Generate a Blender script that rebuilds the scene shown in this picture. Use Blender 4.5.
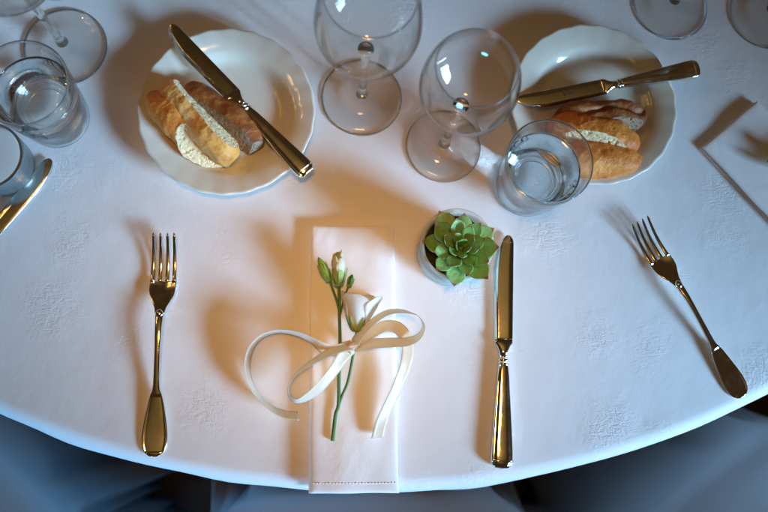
import bpy, bmesh, math, random
from mathutils import Vector, Matrix, noise
random.seed(7)
sc = bpy.context.scene
for o in list(bpy.data.objects): bpy.data.objects.remove(o)

# ------------------------------------------------------------------ camera
TZ = 0.75            # table top height (m)
CH = 0.68            # camera height above the table top
FPX, CX, CY = 747.0, 384.0, 256.0       # focal length and centre in 768x512 photo pixels
def cam_axes(nu, nv):
    d = Vector((nu - CX, -(nv - CY), -FPX)).normalized()   # world down seen from the camera
    z = -d
    x = (Vector((1, 0, 0)) - z * z.x).normalized()
    y = z.cross(x)
    return Matrix((x, y, z))
MC = cam_axes(335, 395)
CAMP = Vector((0, 0, TZ + CH))
cd = bpy.data.cameras.new('camera'); cam = bpy.data.objects.new('camera', cd)
sc.collection.objects.link(cam); sc.camera = cam
cam.matrix_world = Matrix.Translation(CAMP) @ MC.to_4x4()
cd.sensor_width = 36.0; cd.lens = 36.0 * FPX / 768.0
cd.clip_start = 0.02; cd.clip_end = 60
cd.dof.use_dof = True; cd.dof.focus_distance = 0.672; cd.dof.aperture_fstop = 4.0

def px(u, v, h=0.0):
    """photo pixel -> world point on the horizontal plane h metres above the table top"""
    d = MC @ Vector((u - CX, -(v - CY), -FPX))
    return CAMP + d * ((CH - h) / -d.z)

# ------------------------------------------------------------------ world and lamps
w = bpy.data.worlds.new('World'); sc.world = w; w.use_nodes = True
bg = w.node_tree.nodes['Background']
bg.inputs[0].default_value = (0.036, 0.020, 0.008, 1); bg.inputs[1].default_value = 1.0

def area(name, loc, target, sx, sy, power, col, spread=180):
    l = bpy.data.lights.new(name, 'AREA'); l.shape = 'RECTANGLE'; l.size = sx; l.size_y = sy
    l.energy = power; l.color = col; l.cycles.is_caustics_light = True; l.spread = math.radians(spread)
    o = bpy.data.objects.new(name, l); sc.collection.objects.link(o); o.location = loc
    o.rotation_euler = (Vector(target) - Vector(loc)).to_track_quat('-Z', 'Y').to_euler()
    return o
KEY = Vector((2.55, -1.42, TZ + 1.00)); KT = Vector((0.09, 0.09, TZ))
side = Vector((KT - KEY).cross(Vector((0, 0, 1)))).normalized()
for i in range(5):                      # daylight through a row of tall window panes
    c = KEY + side * (i - 2) * 0.20
    area('window_light', c, KT + side * (i - 2) * 0.03, 0.13, 0.75, 0.75, (0.36, 0.66, 1.0), 20)
area('low_window_light', (-0.95, -2.0, 0.69), (-0.05, -0.2, 0.55), 0.5, 0.25, 4.5, (0.12, 0.52, 1.0), 60)
wl = area('warm_ceiling_lamp', (0.02, 0.03, TZ + 1.75), (0.0, 0.08, TZ), 0.28, 0.28, 0.185, (1.0, 0.49, 0.15), 18); wl.data.shape = 'DISK'
area('added_reflection_panel', (0.05, 0.10, TZ + 1.85), (0.05, 0.1001, TZ), 2.9, 2.9, 0.50, (1.0, 0.63, 0.19), 48)  # added warm panel giving the cutlery gold reflections, hardly lighting the cloth
for i in range(9):                      # small warm chandelier bulbs
    l = bpy.data.lights.new('chandelier_bulb', 'POINT'); l.energy = 0.9; l.color = (1.0, 0.55, 0.18)
    l.shadow_soft_size = 0.012
    o = bpy.data.objects.new('chandelier_bulb', l); sc.collection.objects.link(o)
    o.location = (-1.45 + 0.20 * (i % 3), 0.55 + 0.20 * (i // 3), TZ + 1.45 + 0.14 * ((i * 2) % 3))

vs = sc.view_settings
sc.display_settings.display_device = 'sRGB'
vs.view_transform = 'Standard'; vs.look = 'None'; vs.exposure = 0.0; vs.gamma = 1.0
sc.render.engine = 'CYCLES'
cy = sc.cycles
cy.use_denoising = True; cy.max_bounces = 14; cy.transmission_bounces = 12; cy.glossy_bounces = 6
cy.transparent_max_bounces = 16; cy.diffuse_bounces = 4
cy.caustics_refractive = True; cy.caustics_reflective = True; cy.blur_glossy = 0.1
cy.sample_clamp_indirect = 60.0

# ------------------------------------------------------------------ node helpers
class NM:
    def __init__(s, name):
        s.m = bpy.data.materials.new(name); s.m.use_nodes = True
        s.t = s.m.node_tree; s.b = s.t.nodes['Principled BSDF']; s.out = s.t.nodes['Material Output']
    def n(s, typ, **kw):
        x = s.t.nodes.new('ShaderNode' + typ)
        for k, v in kw.items():
            if hasattr(x, k) and k not in x.inputs: setattr(x, k, v)
            else: s.set(x.inputs[k.replace('_', ' ') if k not in x.inputs else k], v)
        return x
    def set(s, sock, v):
        if isinstance(v, bpy.types.NodeSocket): s.t.links.new(v, sock)
        else:
            if isinstance(v, tuple) and len(v) == 3 and sock.type == 'RGBA': v = v + (1,)
            sock.default_value = v
    def p(s, **kw):
        for k, v in kw.items(): s.set(s.b.inputs[k.replace('_', ' ')], v)
        return s
    def coord(s, which='Object'): return s.n('TexCoord').outputs[which]
    def mapping(s, vec, scale=(1, 1, 1), rot=(0, 0, 0), loc=(0, 0, 0)):
        x = s.n('Mapping'); s.set(x.inputs['Vector'], vec); x.inputs['Scale'].default_value = scale
        x.inputs['Rotation'].default_value = rot; x.inputs['Location'].default_value = loc
        return x.outputs[0]
    def noise(s, vec, scale, detail=4, rough=0.55, dist=0.0):
        x = s.n('TexNoise'); s.set(x.inputs['Vector'], vec); x.inputs['Scale'].default_value = scale
        x.inputs['Detail'].default_value = detail; x.inputs['Roughness'].default_value = rough
        x.inputs['Distortion'].default_value = dist
        return x.outputs['Fac']
    def vor(s, vec, scale, feature='F1', rnd=1.0, out='Distance'):
        x = s.n('TexVoronoi'); x.feature = feature; s.set(x.inputs['Vector'], vec)
        x.inputs['Scale'].default_value = scale; x.inputs['Randomness'].default_value = rnd
        return x.outputs[out]
    def math(s, op, a, b=0.0, c=0.0):
        x = s.n('Math', operation=op)
        s.set(x.inputs[0], a); s.set(x.inputs[1], b); s.set(x.inputs[2], c)
        return x.outputs[0]
    def ramp(s, fac, stops):
        x = s.n('ValToRGB'); s.set(x.inputs[0], fac); e = x.color_ramp.elements
        while len(e) < len(stops): e.new(0.5)
        for k, (p, c) in zip(e, stops):
            k.position = p; k.color = (c if isinstance(c, tuple) else (c, c, c)) + (1,)
        return x.outputs[0]
    def mix(s, fac, a, b):
        x = s.n('MixRGB'); s.set(x.inputs[0], fac); s.set(x.inputs[1], a); s.set(x.inputs[2], b)
        return x.outputs[0]
    def bump(s, height, strength=0.3, dist=0.001, normal=None):
        x = s.n('Bump'); x.inputs['Strength'].default_value = strength; x.inputs['Distance'].default_value = dist
        s.set(x.inputs['Height'], height)
        if normal is not None: s.set(x.inputs['Normal'], normal)
        return x.outputs[0]

def mat_cloth():
    k = NM('damask_linen'); c = k.coord()
    warp = k.noise(c, 9, 3)
    wv = k.n('VectorMath', operation='ADD'); k.set(wv.inputs[0], c)
    sc_ = k.n('VectorMath', operation='SCALE'); k.set(sc_.inputs[0], warp); sc_.inputs['Scale'].default_value = 0.02
    k.set(wv.inputs[1], sc_.outputs[0]); v = wv.outputs[0]
    cell = k.vor(v, 12.5, rnd=0.8)
    ragged = k.math('ADD', cell, k.math('MULTIPLY', k.noise(c, 45, 5, 0.65), 0.55))
    patch = k.ramp(ragged, [(0.38, 1.0), (0.66, 0.0)])
    # woven flower motif: short brushed ridges inside every patch
    def ridge(vec, scale, dist):
        return k.math('SUBTRACT', 1.0, k.math('MULTIPLY', k.math('ABSOLUTE', k.math('SUBTRACT', k.noise(vec, scale, 3, 0.55, dist), 0.5)), 5.0))
    r1 = ridge(k.mapping(v, (85, 300, 100), (0, 0, 0.7)), 1.0, 0.8)
    r2 = ridge(k.mapping(v, (230, 95, 100), (0, 0, 0.3)), 1.0, 0.8)
    motif = k.math('MULTIPLY', k.math('ADD', k.math('MULTIPLY', r1, 0.7), k.math('MULTIPLY', r2, 0.4)), patch)
    soft = k.noise(c, 26, 5, 0.6)
    big = k.noise(c, 5.5, 3, 0.5)
    weave = k.noise(k.mapping(c, (1500, 1500, 1500)), 1.0, 1)
    n1 = k.bump(big, 0.35, 0.010)
    n2 = k.bump(soft, 0.35, 0.0020, n1)
    n3 = k.bump(motif, 0.5, 0.0008, n2)
    n4 = k.bump(weave, 0.25, 0.0003, n3)
    col = k.mix(k.noise(c, 14, 4), (0.80, 0.785, 0.78), (0.86, 0.845, 0.84))
    k.p(Base_Color=col, Roughness=0.72, Normal=n4, Sheen_Weight=0.15)
    return k.m
def mat_fabric(name, a, b, scale=1.0, rough=0.75, sheen=0.2, wr=0.4):
    k = NM(name); c = k.coord()
    w1 = k.noise(c, 14 * scale, 4, 0.5, 0.6); w2 = k.noise(k.mapping(c, (900, 900, 900)), 1.0, 1)
    n = k.bump(w2, 0.25, 0.0003, k.bump(w1, wr, 0.004))
    k.p(Base_Color=k.mix(k.noise(c, 22 * scale, 3), a, b), Roughness=rough, Normal=n, Sheen_Weight=sheen)
    return k.m
def mat_silver():
    k = NM('polished_silver'); c = k.coord()
    r = k.ramp(k.noise(c, 70, 6, 0.7), [(0.35, 0.05), (0.75, 0.22)])
    scr = k.noise(k.mapping(c, (2400, 60, 400), (0, 0, 0.15)), 1.0, 2)
    col = k.mix(k.noise(c, 38, 4), (0.80, 0.74, 0.62), (0.90, 0.85, 0.74))
    k.p(Base_Color=col, Metallic=1.0, Roughness=r, Normal=k.bump(scr, 0.10, 0.0002))
    return k.m
def mat_blade():
    k = NM('brushed_blade_steel'); c = k.coord()
    scr = k.noise(k.mapping(c, (90, 2600, 400)), 1.0, 3)
    r = k.ramp(k.noise(c, 50, 5, 0.65), [(0.3, 0.06), (0.75, 0.14)])
    col = k.mix(k.noise(c, 30, 4), (0.74, 0.70, 0.60), (0.84, 0.80, 0.70))
    k.p(Base_Color=col, Metallic=1.0, Roughness=r, Normal=k.bump(scr, 0.12, 0.0002))
    return k.m
def mat_porcelain():
    k = NM('glazed_porcelain'); c = k.coord()
    col = k.mix(k.noise(c, 18, 4), (0.74, 0.69, 0.57), (0.78, 0.73, 0.62))
    r = k.ramp(k.noise(c, 60, 4), [(0.3, 0.07), (0.8, 0.16)])
    k.p(Base_Color=col, Roughness=r, Normal=k.bump(k.noise(c, 40, 2), 0.08, 0.001), Coat_Weight=0.4, Coat_Roughness=0.06)
    return k.m
def mat_glass(name, ior=1.5, col=(0.975, 0.985, 0.98), rough=0.0, smudge=True):
    k = NM(name); g = k.n('BsdfGlass'); g.inputs['IOR'].default_value = ior
    k.set(g.inputs['Color'], col)
    if smudge:
        c = k.coord()
        k.set(g.inputs['Roughness'], k.ramp(k.noise(c, 55, 5, 0.7), [(0.45, 0.0), (0.85, 0.05)]))
    else: g.inputs['Roughness'].default_value = rough
    k.t.links.new(g.outputs[0], k.out.inputs[0])
    return k.m
def mat_thin(name, face=(0.97, 0.97, 0.96), graze=(0.70, 0.68, 0.65), refr=0.0, ior=1.5, rior=1.33):
    """thin-walled glass: straight transmission tinted by the path length through the wall, plus Fresnel reflection"""
    k = NM(name); c = k.coord()
    lw = k.n('LayerWeight'); lw.inputs['Blend'].default_value = 0.5
    tint = k.mix(k.ramp(lw.outputs['Facing'], [(0.62, 0.0), (0.99, 1.0)]), face, graze)
    tr = k.n('BsdfTransparent'); k.set(tr.inputs['Color'], tint); base = tr.outputs[0]
    if refr > 0:
        rf = k.n('BsdfRefraction'); rf.inputs['IOR'].default_value = rior; rf.inputs['Color'].default_value = face + (1,); rf.inputs['Roughness'].default_value = 0.0
        m0 = k.n('MixShader'); m0.inputs[0].default_value = refr
        k.t.links.new(base, m0.inputs[1]); k.t.links.new(rf.outputs[0], m0.inputs[2]); base = m0.outputs[0]
    gl = k.n('BsdfGlossy'); k.set(gl.inputs['Roughness'], k.ramp(k.noise(c, 55, 5, 0.7), [(0.45, 0.015), (0.85, 0.07)]))
    r0 = ((ior - 1) / (ior + 1)) ** 2
    fr = k.math('MULTIPLY_ADD', k.math('POWER', lw.outputs['Facing'], 5.0), 1 - r0, r0)      # Schlick, the same from both sides
    mx = k.n('MixShader'); k.set(mx.inputs[0], fr); k.t.links.new(base, mx.inputs[1]); k.t.links.new(gl.outputs[0], mx.inputs[2])
    k.t.links.new(mx.outputs[0], k.out.inputs[0])
    return k.m
def mat_frosted():
    k = NM('frosted_pale_glass'); c = k.coord()
    k.p(Base_Color=k.mix(k.noise(c, 40, 3), (0.80, 0.85, 0.81), (0.86, 0.89, 0.86)), Roughness=0.22, IOR=1.45)
    tr = k.n('BsdfTransparent'); tr.inputs['Color'].default_value = (0.90, 0.95, 0.92, 1); mx = k.n('MixShader'); mx.inputs[0].default_value = 0.42
    k.t.links.new(tr.outputs[0], mx.inputs[1]); k.t.links.new(k.b.outputs[0], mx.inputs[2]); k.t.links.new(mx.outputs[0], k.out.inputs[0])
    return k.m
def mat_crust(name, light, mid, dark, bias=0.5):
    k = NM(name); c = k.coord()
    n = k.noise(c, 34, 7, 0.6, 0.5)
    col = k.ramp(n, [(bias - 0.22, light), (bias, mid), (bias + 0.22, dark)])
    fl = k.noise(c, 420, 4, 0.7)
    col = k.mix(k.ramp(fl, [(0.62, 0.0), (0.80, 0.16)]), col, (0.78, 0.60, 0.36))
    nb = k.bump(fl, 0.5, 0.0008, k.bump(k.math('ADD', n, k.math('MULTIPLY', k.noise(c, 110, 5, 0.65), 0.35)), 0.6, 0.004))
    k.p(Base_Color=col, Roughness=0.5, Normal=nb, Specular_IOR_Level=0.35)
    return k.m
def mat_crumb(name, a, b):
    k = NM(name); c = k.coord()
    v1 = k.ramp(k.vor(c, 190), [(0.05, 0.0), (0.42, 1.0)]); v2 = k.ramp(k.vor(c, 520), [(0.05, 0.0), (0.5, 1.0)])
    big = k.ramp(k.noise(c, 120, 3), [(0.56, 1.0), (0.66, 0.0)])
    h = k.math('MULTIPLY', k.math('ADD', k.math('MULTIPLY', v1, 0.6), k.math('MULTIPLY', v2, 0.4)), k.math('ADD', k.math('MULTIPLY', big, 0.5), 0.5))
    k.p(Base_Color=k.mix(h, b, a), Roughness=0.85, Normal=k.bump(h, 0.6, 0.0012), Subsurface_Weight=0.2, Subsurface_Radius=(0.004, 0.002, 0.001), Subsurface_Scale=0.5)
    return k.m
def mat_leaf():
    k = NM('succulent_leaf'); c = k.coord(); oi = k.n('ObjectInfo').outputs['Random']
    y = k.n('SeparateXYZ'); k.set(y.inputs[0], c)
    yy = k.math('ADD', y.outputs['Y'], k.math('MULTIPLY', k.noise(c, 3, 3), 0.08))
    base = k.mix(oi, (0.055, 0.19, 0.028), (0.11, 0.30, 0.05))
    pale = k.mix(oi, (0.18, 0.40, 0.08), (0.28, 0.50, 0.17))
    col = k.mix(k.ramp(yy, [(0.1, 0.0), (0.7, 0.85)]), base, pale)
    col = k.mix(k.ramp(k.noise(c, 6, 5), [(0.4, 0.0), (0.75, 0.5)]), col, (0.34, 0.55, 0.27))
    ax = k.math('ABSOLUTE', y.outputs['X'])
    edge = k.math('MULTIPLY', k.ramp(ax, [(0.24, 0.0), (0.33, 0.6)]), 1.0)
    tip = k.math('MAXIMUM', k.ramp(yy, [(0.96, 0.0), (1.06, 0.9)]), k.math('MULTIPLY', edge, 0.35))
    col = k.mix(tip, col, (0.34, 0.07, 0.05))
    k.p(Base_Color=col, Roughness=0.42, Normal=k.bump(k.noise(c, 9, 3), 0.12, 0.03), Subsurface_Weight=0.15, Subsurface_Radius=(0.002, 0.004, 0.001), Subsurface_Scale=0.4)
    return k.m
def mat_simple(name, a, b, scale=30, rough=0.5, bump=0.3, bd=0.001, **kw):
    k = NM(name); c = k.coord(); n = k.noise(c, scale, 5, 0.6)
    k.p(Base_Color=k.mix(n, a, b), Roughness=rough, Normal=k.bump(n, bump, bd), **kw)
    return k.m
def mat_satin():
    k = NM('cream_satin'); c = k.coord('UV')
    th = k.noise(k.mapping(c, (6, 240, 1)), 1.0, 2)
    w = k.noise(k.mapping(c, (3, 8, 1)), 1.0, 3)
    k.p(Base_Color=k.mix(w, (0.88, 0.75, 0.56), (0.92, 0.82, 0.67)), Roughness=0.30, Anisotropic=0.5, Sheen_Weight=0.3,
        Normal=k.bump(th, 0.12, 0.0003, k.bump(w, 0.15, 0.001)))
    tr = k.n('BsdfTranslucent'); tr.inputs['Color'].default_value = (0.90, 0.76, 0.56, 1)
    mx = k.n('MixShader'); mx.inputs[0].default_value = 0.38
    k.t.links.new(k.b.outputs[0], mx.inputs[1]); k.t.links.new(tr.outputs[0], mx.inputs[2]); k.t.links.new(mx.outputs[0], k.out.inputs[0])
    return k.m
def mat_petal(name, a, b, low):
    k = NM(name); c = k.coord('UV'); s = k.n('SeparateXYZ'); k.set(s.inputs[0], c)
    vein = k.noise(k.mapping(c, (26, 2.5, 1)), 1.0, 3)
    col = k.mix(vein, a, b)
    col = k.mix(k.ramp(s.outputs['Y'], [(0.0, 1.0), (0.45, 0.0)]), col, low)
    k.p(Base_Color=col, Roughness=0.55, Normal=k.bump(vein, 0.3, 0.0008), Sheen_Weight=0.2)
    tr = k.n('BsdfTranslucent'); k.set(tr.inputs['Color'], col)
    mx = k.n('MixShader'); mx.inputs[0].default_value = 0.3
    k.t.links.new(k.b.outputs[0], mx.inputs[1]); k.t.links.new(tr.outputs[0], mx.inputs[2]); k.t.links.new(mx.outputs[0], k.out.inputs[0])
    return k.m
def mat_floor():
    k = NM('dark_wood_floor'); c = k.coord()
    g = k.noise(k.mapping(c, (3, 40, 3)), 1.0, 6, 0.6, 0.5)
    k.p(Base_Color=k.mix(g, (0.012, 0.007, 0.005), (0.035, 0.020, 0.012)), Roughness=0.55, Normal=k.bump(g, 0.2, 0.002))
    return k.m

M = dict(cloth=mat_cloth(), napkin=mat_fabric('white_cotton_napkin', (0.90, 0.89, 0.88), (0.93, 0.92, 0.91), 1.2, wr=0.45),
    cover=mat_fabric('shade_toned_white_cover', (0.36, 0.39, 0.43), (0.42, 0.45, 0.49), 0.35, wr=0.9), silver=mat_silver(), blade=mat_blade(),  # covers are white cloth; their shade is put into this blue-grey colour
    china=mat_porcelain(), glass=mat_glass('clear_crystal_glass'), thin=mat_thin('thin_clear_glass'), foot=mat_thin('glass_foot', (0.985, 0.982, 0.975), (0.74, 0.70, 0.65)), wall=mat_thin('tumbler_glass', (0.99, 0.99, 0.985), (0.74, 0.75, 0.73)), water=mat_glass('sparkling_water', 1.33, (0.99, 0.99, 0.985), smudge=False),
    bubble=mat_thin('air_bubble', (0.99, 0.99, 0.99), (0.95, 0.95, 0.95), 0.0, 2.2), frost=mat_frosted(),
    crust_a=mat_crust('golden_crust', (0.82, 0.33, 0.065), (0.66, 0.20, 0.03), (0.36, 0.075, 0.012), 0.55),
    crust_b=mat_crust('pale_golden_crust', (0.88, 0.52, 0.18), (0.80, 0.36, 0.075), (0.58, 0.17, 0.025), 0.56),
    crust_d=mat_crust('orange_brown_crust', (0.84, 0.34, 0.07), (0.70, 0.21, 0.032), (0.38, 0.08, 0.012), 0.53),
    crust_c=mat_crust('dark_brown_crust', (0.46, 0.18, 0.045), (0.29, 0.09, 0.022), (0.12, 0.032, 0.010), 0.50),
    crumb=mat_crumb('white_crumb', (0.86, 0.67, 0.39), (0.74, 0.52, 0.26)), crumb_d=mat_crumb('rye_crumb', (0.34, 0.23, 0.14), (0.16, 0.095, 0.05)),
    leaf=mat_leaf(), soil=mat_simple('dark_potting_soil', (0.02, 0.013, 0.009), (0.07, 0.045, 0.03), 300, 0.95, 0.9, 0.003),
    stem=mat_simple('green_stem', (0.045, 0.13, 0.02), (0.09, 0.21, 0.04), 60, 0.5), sepal=mat_simple('lime_sepal', (0.16, 0.30, 0.03), (0.33, 0.46, 0.06), 90, 0.5),
    satin=mat_satin(), petal=mat_petal('ivory_petal', (0.90, 0.86, 0.74), (0.94, 0.91, 0.82), (0.70, 0.70, 0.40)),
    budp=mat_petal('cream_bud_petal', (0.84, 0.78, 0.50), (0.88, 0.82, 0.62), (0.50, 0.60, 0.16)),
    wood=mat_simple('dark_brown_wood', (0.03, 0.014, 0.007), (0.07, 0.032, 0.015), 25, 0.4), floor=mat_floor(),
    grey=mat_simple('smoky_grey_glaze', (0.10, 0.11, 0.11), (0.15, 0.16, 0.16), 40, 0.25), wax=mat_simple('pale_wax', (0.58, 0.62, 0.60), (0.66, 0.69, 0.67), 25, 0.45),
    etch=mat_simple('etched_stamp', (0.20, 0.17, 0.10), (0.27, 0.23, 0.15), 300, 0.5, Metallic=0.7),
    speck=mat_simple('dark_crumb_speck', (0.10, 0.05, 0.02), (0.2, 0.1, 0.04), 300, 0.8))

# ------------------------------------------------------------------ object helpers
def link(name, me, mat, parent=None, smooth=True):
    o = bpy.data.objects.new(name, me); sc.collection.objects.link(o)
    for m_ in (mat if isinstance(mat, (list, tuple)) else [mat]): me.materials.append(m_)
    if smooth:
        for p in me.polygons: p.use_smooth = True
    if parent: o.parent = parent
    return o
def mesh(name, verts, faces, mat, parent=None, smooth=True):
    me = bpy.data.meshes.new(name); me.from_pydata([tuple(v) for v in verts], [], faces); me.update()
    return link(name, me, mat, parent, smooth)
def frombm(name, bm, mat, parent=None, smooth=True):
    me = bpy.data.meshes.new(name); bm.to_mesh(me); bm.free(); return link(name, me, mat, parent, smooth)
def empty(name, loc, rz=0.0):
    o = bpy.data.objects.new(name, None); sc.collection.objects.link(o); o.location = loc; o.rotation_euler = (0, 0, rz)
    o.empty_display_size = 0.02
    return o
def tag(o, label=None, cat=None, group=None, kind=None):
    for k, v in (('label', label), ('category', cat), ('group', group), ('kind', kind)):
        if v: o[k] = v
    return o
def copy_tree(o, parent=None):
    c = o.copy(); sc.collection.objects.link(c); c.parent = parent
    if parent: c.matrix_parent_inverse = o.matrix_parent_inverse.copy()
    for ch in list(o.children): copy_tree(ch, c)
    return c
def solidify(o, t, off=-1):
    m = o.modifiers.new('thickness', 'SOLIDIFY'); m.thickness = t; m.offset = off; return o
def subsurf(o, n=1):
    m = o.modifiers.new('smooth', 'SUBSURF'); m.levels = n; m.render_levels = n; return o
def lathe(prof, n=64, rmod=None, closed=False):
    """revolve (r, z) pairs; rmod(r, z, a) -> (r, z)"""
    V, F = [], []
    rings = []
    for r, z in prof:
        if r < 1e-7: rings.append([len(V)]); V.append((0, 0, z)); continue
        idx = []
        for i in range(n):
            a = 2 * math.pi * i / n; rr, zz = (r, z) if rmod is None else rmod(r, z, a)
            idx.append(len(V)); V.append((rr * math.cos(a), rr * math.sin(a), zz))
        rings.append(idx)
    pairs = list(zip(rings, rings[1:])) + ([(rings[-1], rings[0])] if closed else [])
    for A, B in pairs:
        if len(A) == 1 and len(B) == 1: continue
        for i in range(n):
            j = (i + 1) % n
            if len(A) == 1: F.append((A[0], B[j], B[i]))
            elif len(B) == 1: F.append((A[i], A[j], B[0]))
            else: F.append((A[i], A[j], B[j], B[i]))
    return V, F
def spline(pts, n):
    """Catmull-Rom through tuples of any length, n steps per span"""
    P = [pts[0]] + list(pts) + [pts[-1]]; out = []
    for i in range(1, len(P) - 2):
        a, b, c, d = P[i - 1], P[i], P[i + 1], P[i + 2]
        for k in range(n):
            t = k / n
            out.append(tuple(0.5 * (2 * b[q] + (c[q] - a[q]) * t + (2 * a[q] - 5 * b[q] + 4 * c[q] - d[q]) * t * t + (3 * b[q] - a[q] - 3 * c[q] + d[q]) * t ** 3) for q in range(len(b))))
    out.append(tuple(pts[-1])); return out
def tube(pts, radii, n=10):
    V, F = [], []
    for i, p in enumerate(pts):
        d = (Vector(pts[min(i + 1, len(pts) - 1)]) - Vector(pts[max(i - 1, 0)])).normalized()
        a = d.cross(Vector((0, 0, 1)));  a = a if a.length > 1e-4 else Vector((1, 0, 0))
        a.normalize(); b = d.cross(a)
        for k in range(n):
            t = 2 * math.pi * k / n; V.append(Vector(p) + (a * math.cos(t) + b * math.sin(t)) * radii[i])
    for i in range(len(pts) - 1):
        for k in range(n):
            j = (k + 1) % n; F.append((i * n + k, i * n + j, i * n + n + j, i * n + n + k))
    F.append(tuple(range(n - 1, -1, -1))); F.append(tuple(range(len(V) - n, len(V))))
    return V, F
def loft(secs, n=24, cap=True):
    """secs: (y, half width, half height, z centre, x centre, roundness) rings across the local y axis"""
    V, F = [], []
    for y, a, b, z, x, e in secs:
        for k in range(n):
            t = 2 * math.pi * k / n; c, s = math.cos(t), math.sin(t)
            V.append((x + a * math.copysign(abs(c) ** e, c), y, z + b * math.copysign(abs(s) ** e, s)))
    for i in range(len(secs) - 1):
        for k in range(n):
            j = (k + 1) % n; F.append((i * n + k, i * n + n + k, i * n + n + j, i * n + j))
    if cap: F.append(tuple(range(n))); F.append(tuple(range(len(V) - 1, len(V) - n - 1, -1)))
    return V, F

# ------------------------------------------------------------------ floor, table, cloth
TC = Vector((0.038, 0.748, 0)); TR = 0.832
tag(mesh('floor', [(-4, -4, 0), (5, -4, 0), (5, 5, 0), (-4, 5, 0)], [(0, 1, 2, 3)], M['floor'], smooth=False), kind='structure')
tb = empty('round_table', TC)
V, F = lathe([(0, 0.715), (0.80, 0.715), (0.815, 0.722), (0.818, 0.735), (0.812, 0.7465), (0, 0.7465)], 96); mesh('tabletop', V, F, M['wood'], tb)
V, F = lathe([(0, 0.714), (0.10, 0.714), (0.06, 0.66), (0.045, 0.5), (0.055, 0.25), (0.08, 0.10), (0.08, 0.06), (0, 0.06)], 40); mesh('pedestal', V, F, M['wood'], tb)
V, F = lathe([(0, 0.001), (0.30, 0.001), (0.31, 0.02), (0.28, 0.045), (0.09, 0.059), (0, 0.059)], 48); mesh('base', V, F, M['wood'], tb)
tag(tb, 'round dark wooden pedestal table hidden under the white cloth', 'table')

prof = [(0.0, TZ)] + [(TR * k / 40, TZ) for k in range(1, 40)]
rr = 0.013
for k in range(0, 9):
    a = math.pi / 2 * k / 8; prof.append((TR - rr + rr * math.sin(a) , TZ - rr + rr * math.cos(a)))
for k in range(1, 16): prof.append((TR, TZ - rr - 0.030 * k))
def fold(r, z, a):
    d = max(0.0, TZ - 0.004 - z)
    if d <= 0: return r, z
    g = min(1, d / 0.25)
    w = math.sin(17 * a + 1.3 * math.sin(3 * a)) * 0.55 + math.sin(29 * a + 2 * math.sin(5 * a) + 1) * 0.3 + noise.noise(Vector((math.cos(a) * 9, math.sin(a) * 9, 3)))
    sm = noise.noise(Vector((math.cos(a) * 14, math.sin(a) * 14, 7)))
    return r + 0.0035 * sm * min(1, d / 0.012) + 0.004 * min(1, d / 0.05) + 0.022 * w * g ** 1.6 + 0.008 * g, z
V, F = lathe(prof, 360, fold)
ct = mesh('tablecloth', V, F, M['cloth']); ct.location = TC; solidify(ct, 0.0006, -1); ct.cycles.is_caustics_receiver = True
tag(ct, 'white damask tablecloth draped over the round table', 'tablecloth')

# ------------------------------------------------------------------ covered chairs
def make_chair(name):
    r = empty(name, (0, 0, 0))
    # loose fabric cover over the seat with skirt to the floor; local +y points to the table
    V, F = [], []
    n = 120
    def outline(s):
        t = 2 * math.pi * s; c, q = math.cos(t), math.sin(t); e = 0.38
        return 0.215 * math.copysign(abs(c) ** e, c), 0.215 * math.copysign(abs(q) ** e, q)
    levels = [(0.0, 0.488), (0.4, 0.486), (0.75, 0.482), (0.92, 0.475), (0.985, 0.464), (1.0, 0.445), (1.01, 0.40), (1.03, 0.30), (1.06, 0.2), (1.09, 0.1), (1.12, 0.02)]
    for sc_, z in levels:
        for i in range(n):
            x, y = outline(i / n); d = max(0, 0.45 - z)
            f = 1 + (0.10 * math.sin(i / n * 2 * math.pi * 13 + 1.5 * math.sin(i / n * 25)) + 0.05 * math.sin(i / n * 2 * math.pi * 29)) * min(1, d / 0.35)
            V.append((x * sc_ * f, y * sc_ * f, z + 0.006 * noise.noise(Vector((x * sc_ * 9, y * sc_ * 9, 1)))))
    for l in range(len(levels) - 1):
        for i in range(n):
            j = (i + 1) % n; F.append((l * n + i, l * n + n + i, l * n + n + j, l * n + j))
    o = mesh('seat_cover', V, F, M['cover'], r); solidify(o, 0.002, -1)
    V, F = [], []
    def back(y0, bul):
        for i in range(15):
            for j in range(15):
                u = -1 + 2 * i / 14; v = j / 14
                ww = 0.2 * (1 - 0.10 * v) * (1 - 0.25 * max(0, v - 0.8) / 0.2 * abs(u) ** 3)
                V.append((u * ww, y0 - 0.05 * v + bul * (1 - u * u) ** 0.5 * 0.02 + 0.004 * noise.noise(Vector((u * 3, v * 4, bul))), 0.47 + 0.47 * v - 0.02 * abs(u) ** 4 * v))
    back(-0.20, 1); back(-0.20, -1)
    for q in range(2):
        for i in range(14):
            for j in range(14):
                a = q * 225 + i * 15 + j; f = (a, a + 1, a + 16, a + 15); F.append(f if q == 0 else f[::-1])
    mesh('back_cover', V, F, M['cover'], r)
    for sx in (-1, 1):
        for sy in (-1, 1):
            V, F = tube([(sx * 0.17, sy * 0.17, 0.0), (sx * 0.165, sy * 0.165, 0.44)], [0.014, 0.02], 10); mesh('leg', V, F, M['wood'], r)
    return r
def place_chair(r, loc, rz, label):
    r.location = loc; r.rotation_euler = (0, 0, rz)
    return tag(r, label, 'chair', 'white covered chairs toned blue-grey for shade around the table')
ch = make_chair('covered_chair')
place_chair(ch, (0.05, -0.335, 0), 0.0, 'white covered chair toned blue-grey for shade, pushed to the table in front of the ribboned napkin')
place_chair(copy_tree(ch), (0.56, -0.30, 0), math.radians(36), 'white covered chair toned blue-grey for shade, beside the table edge near the fork with bright tines')
place_chair(copy_tree(ch), (-0.585, -0.20, 0), math.radians(-40), 'white covered chair toned blue-grey for deep shade near the brown fork handle')

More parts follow.
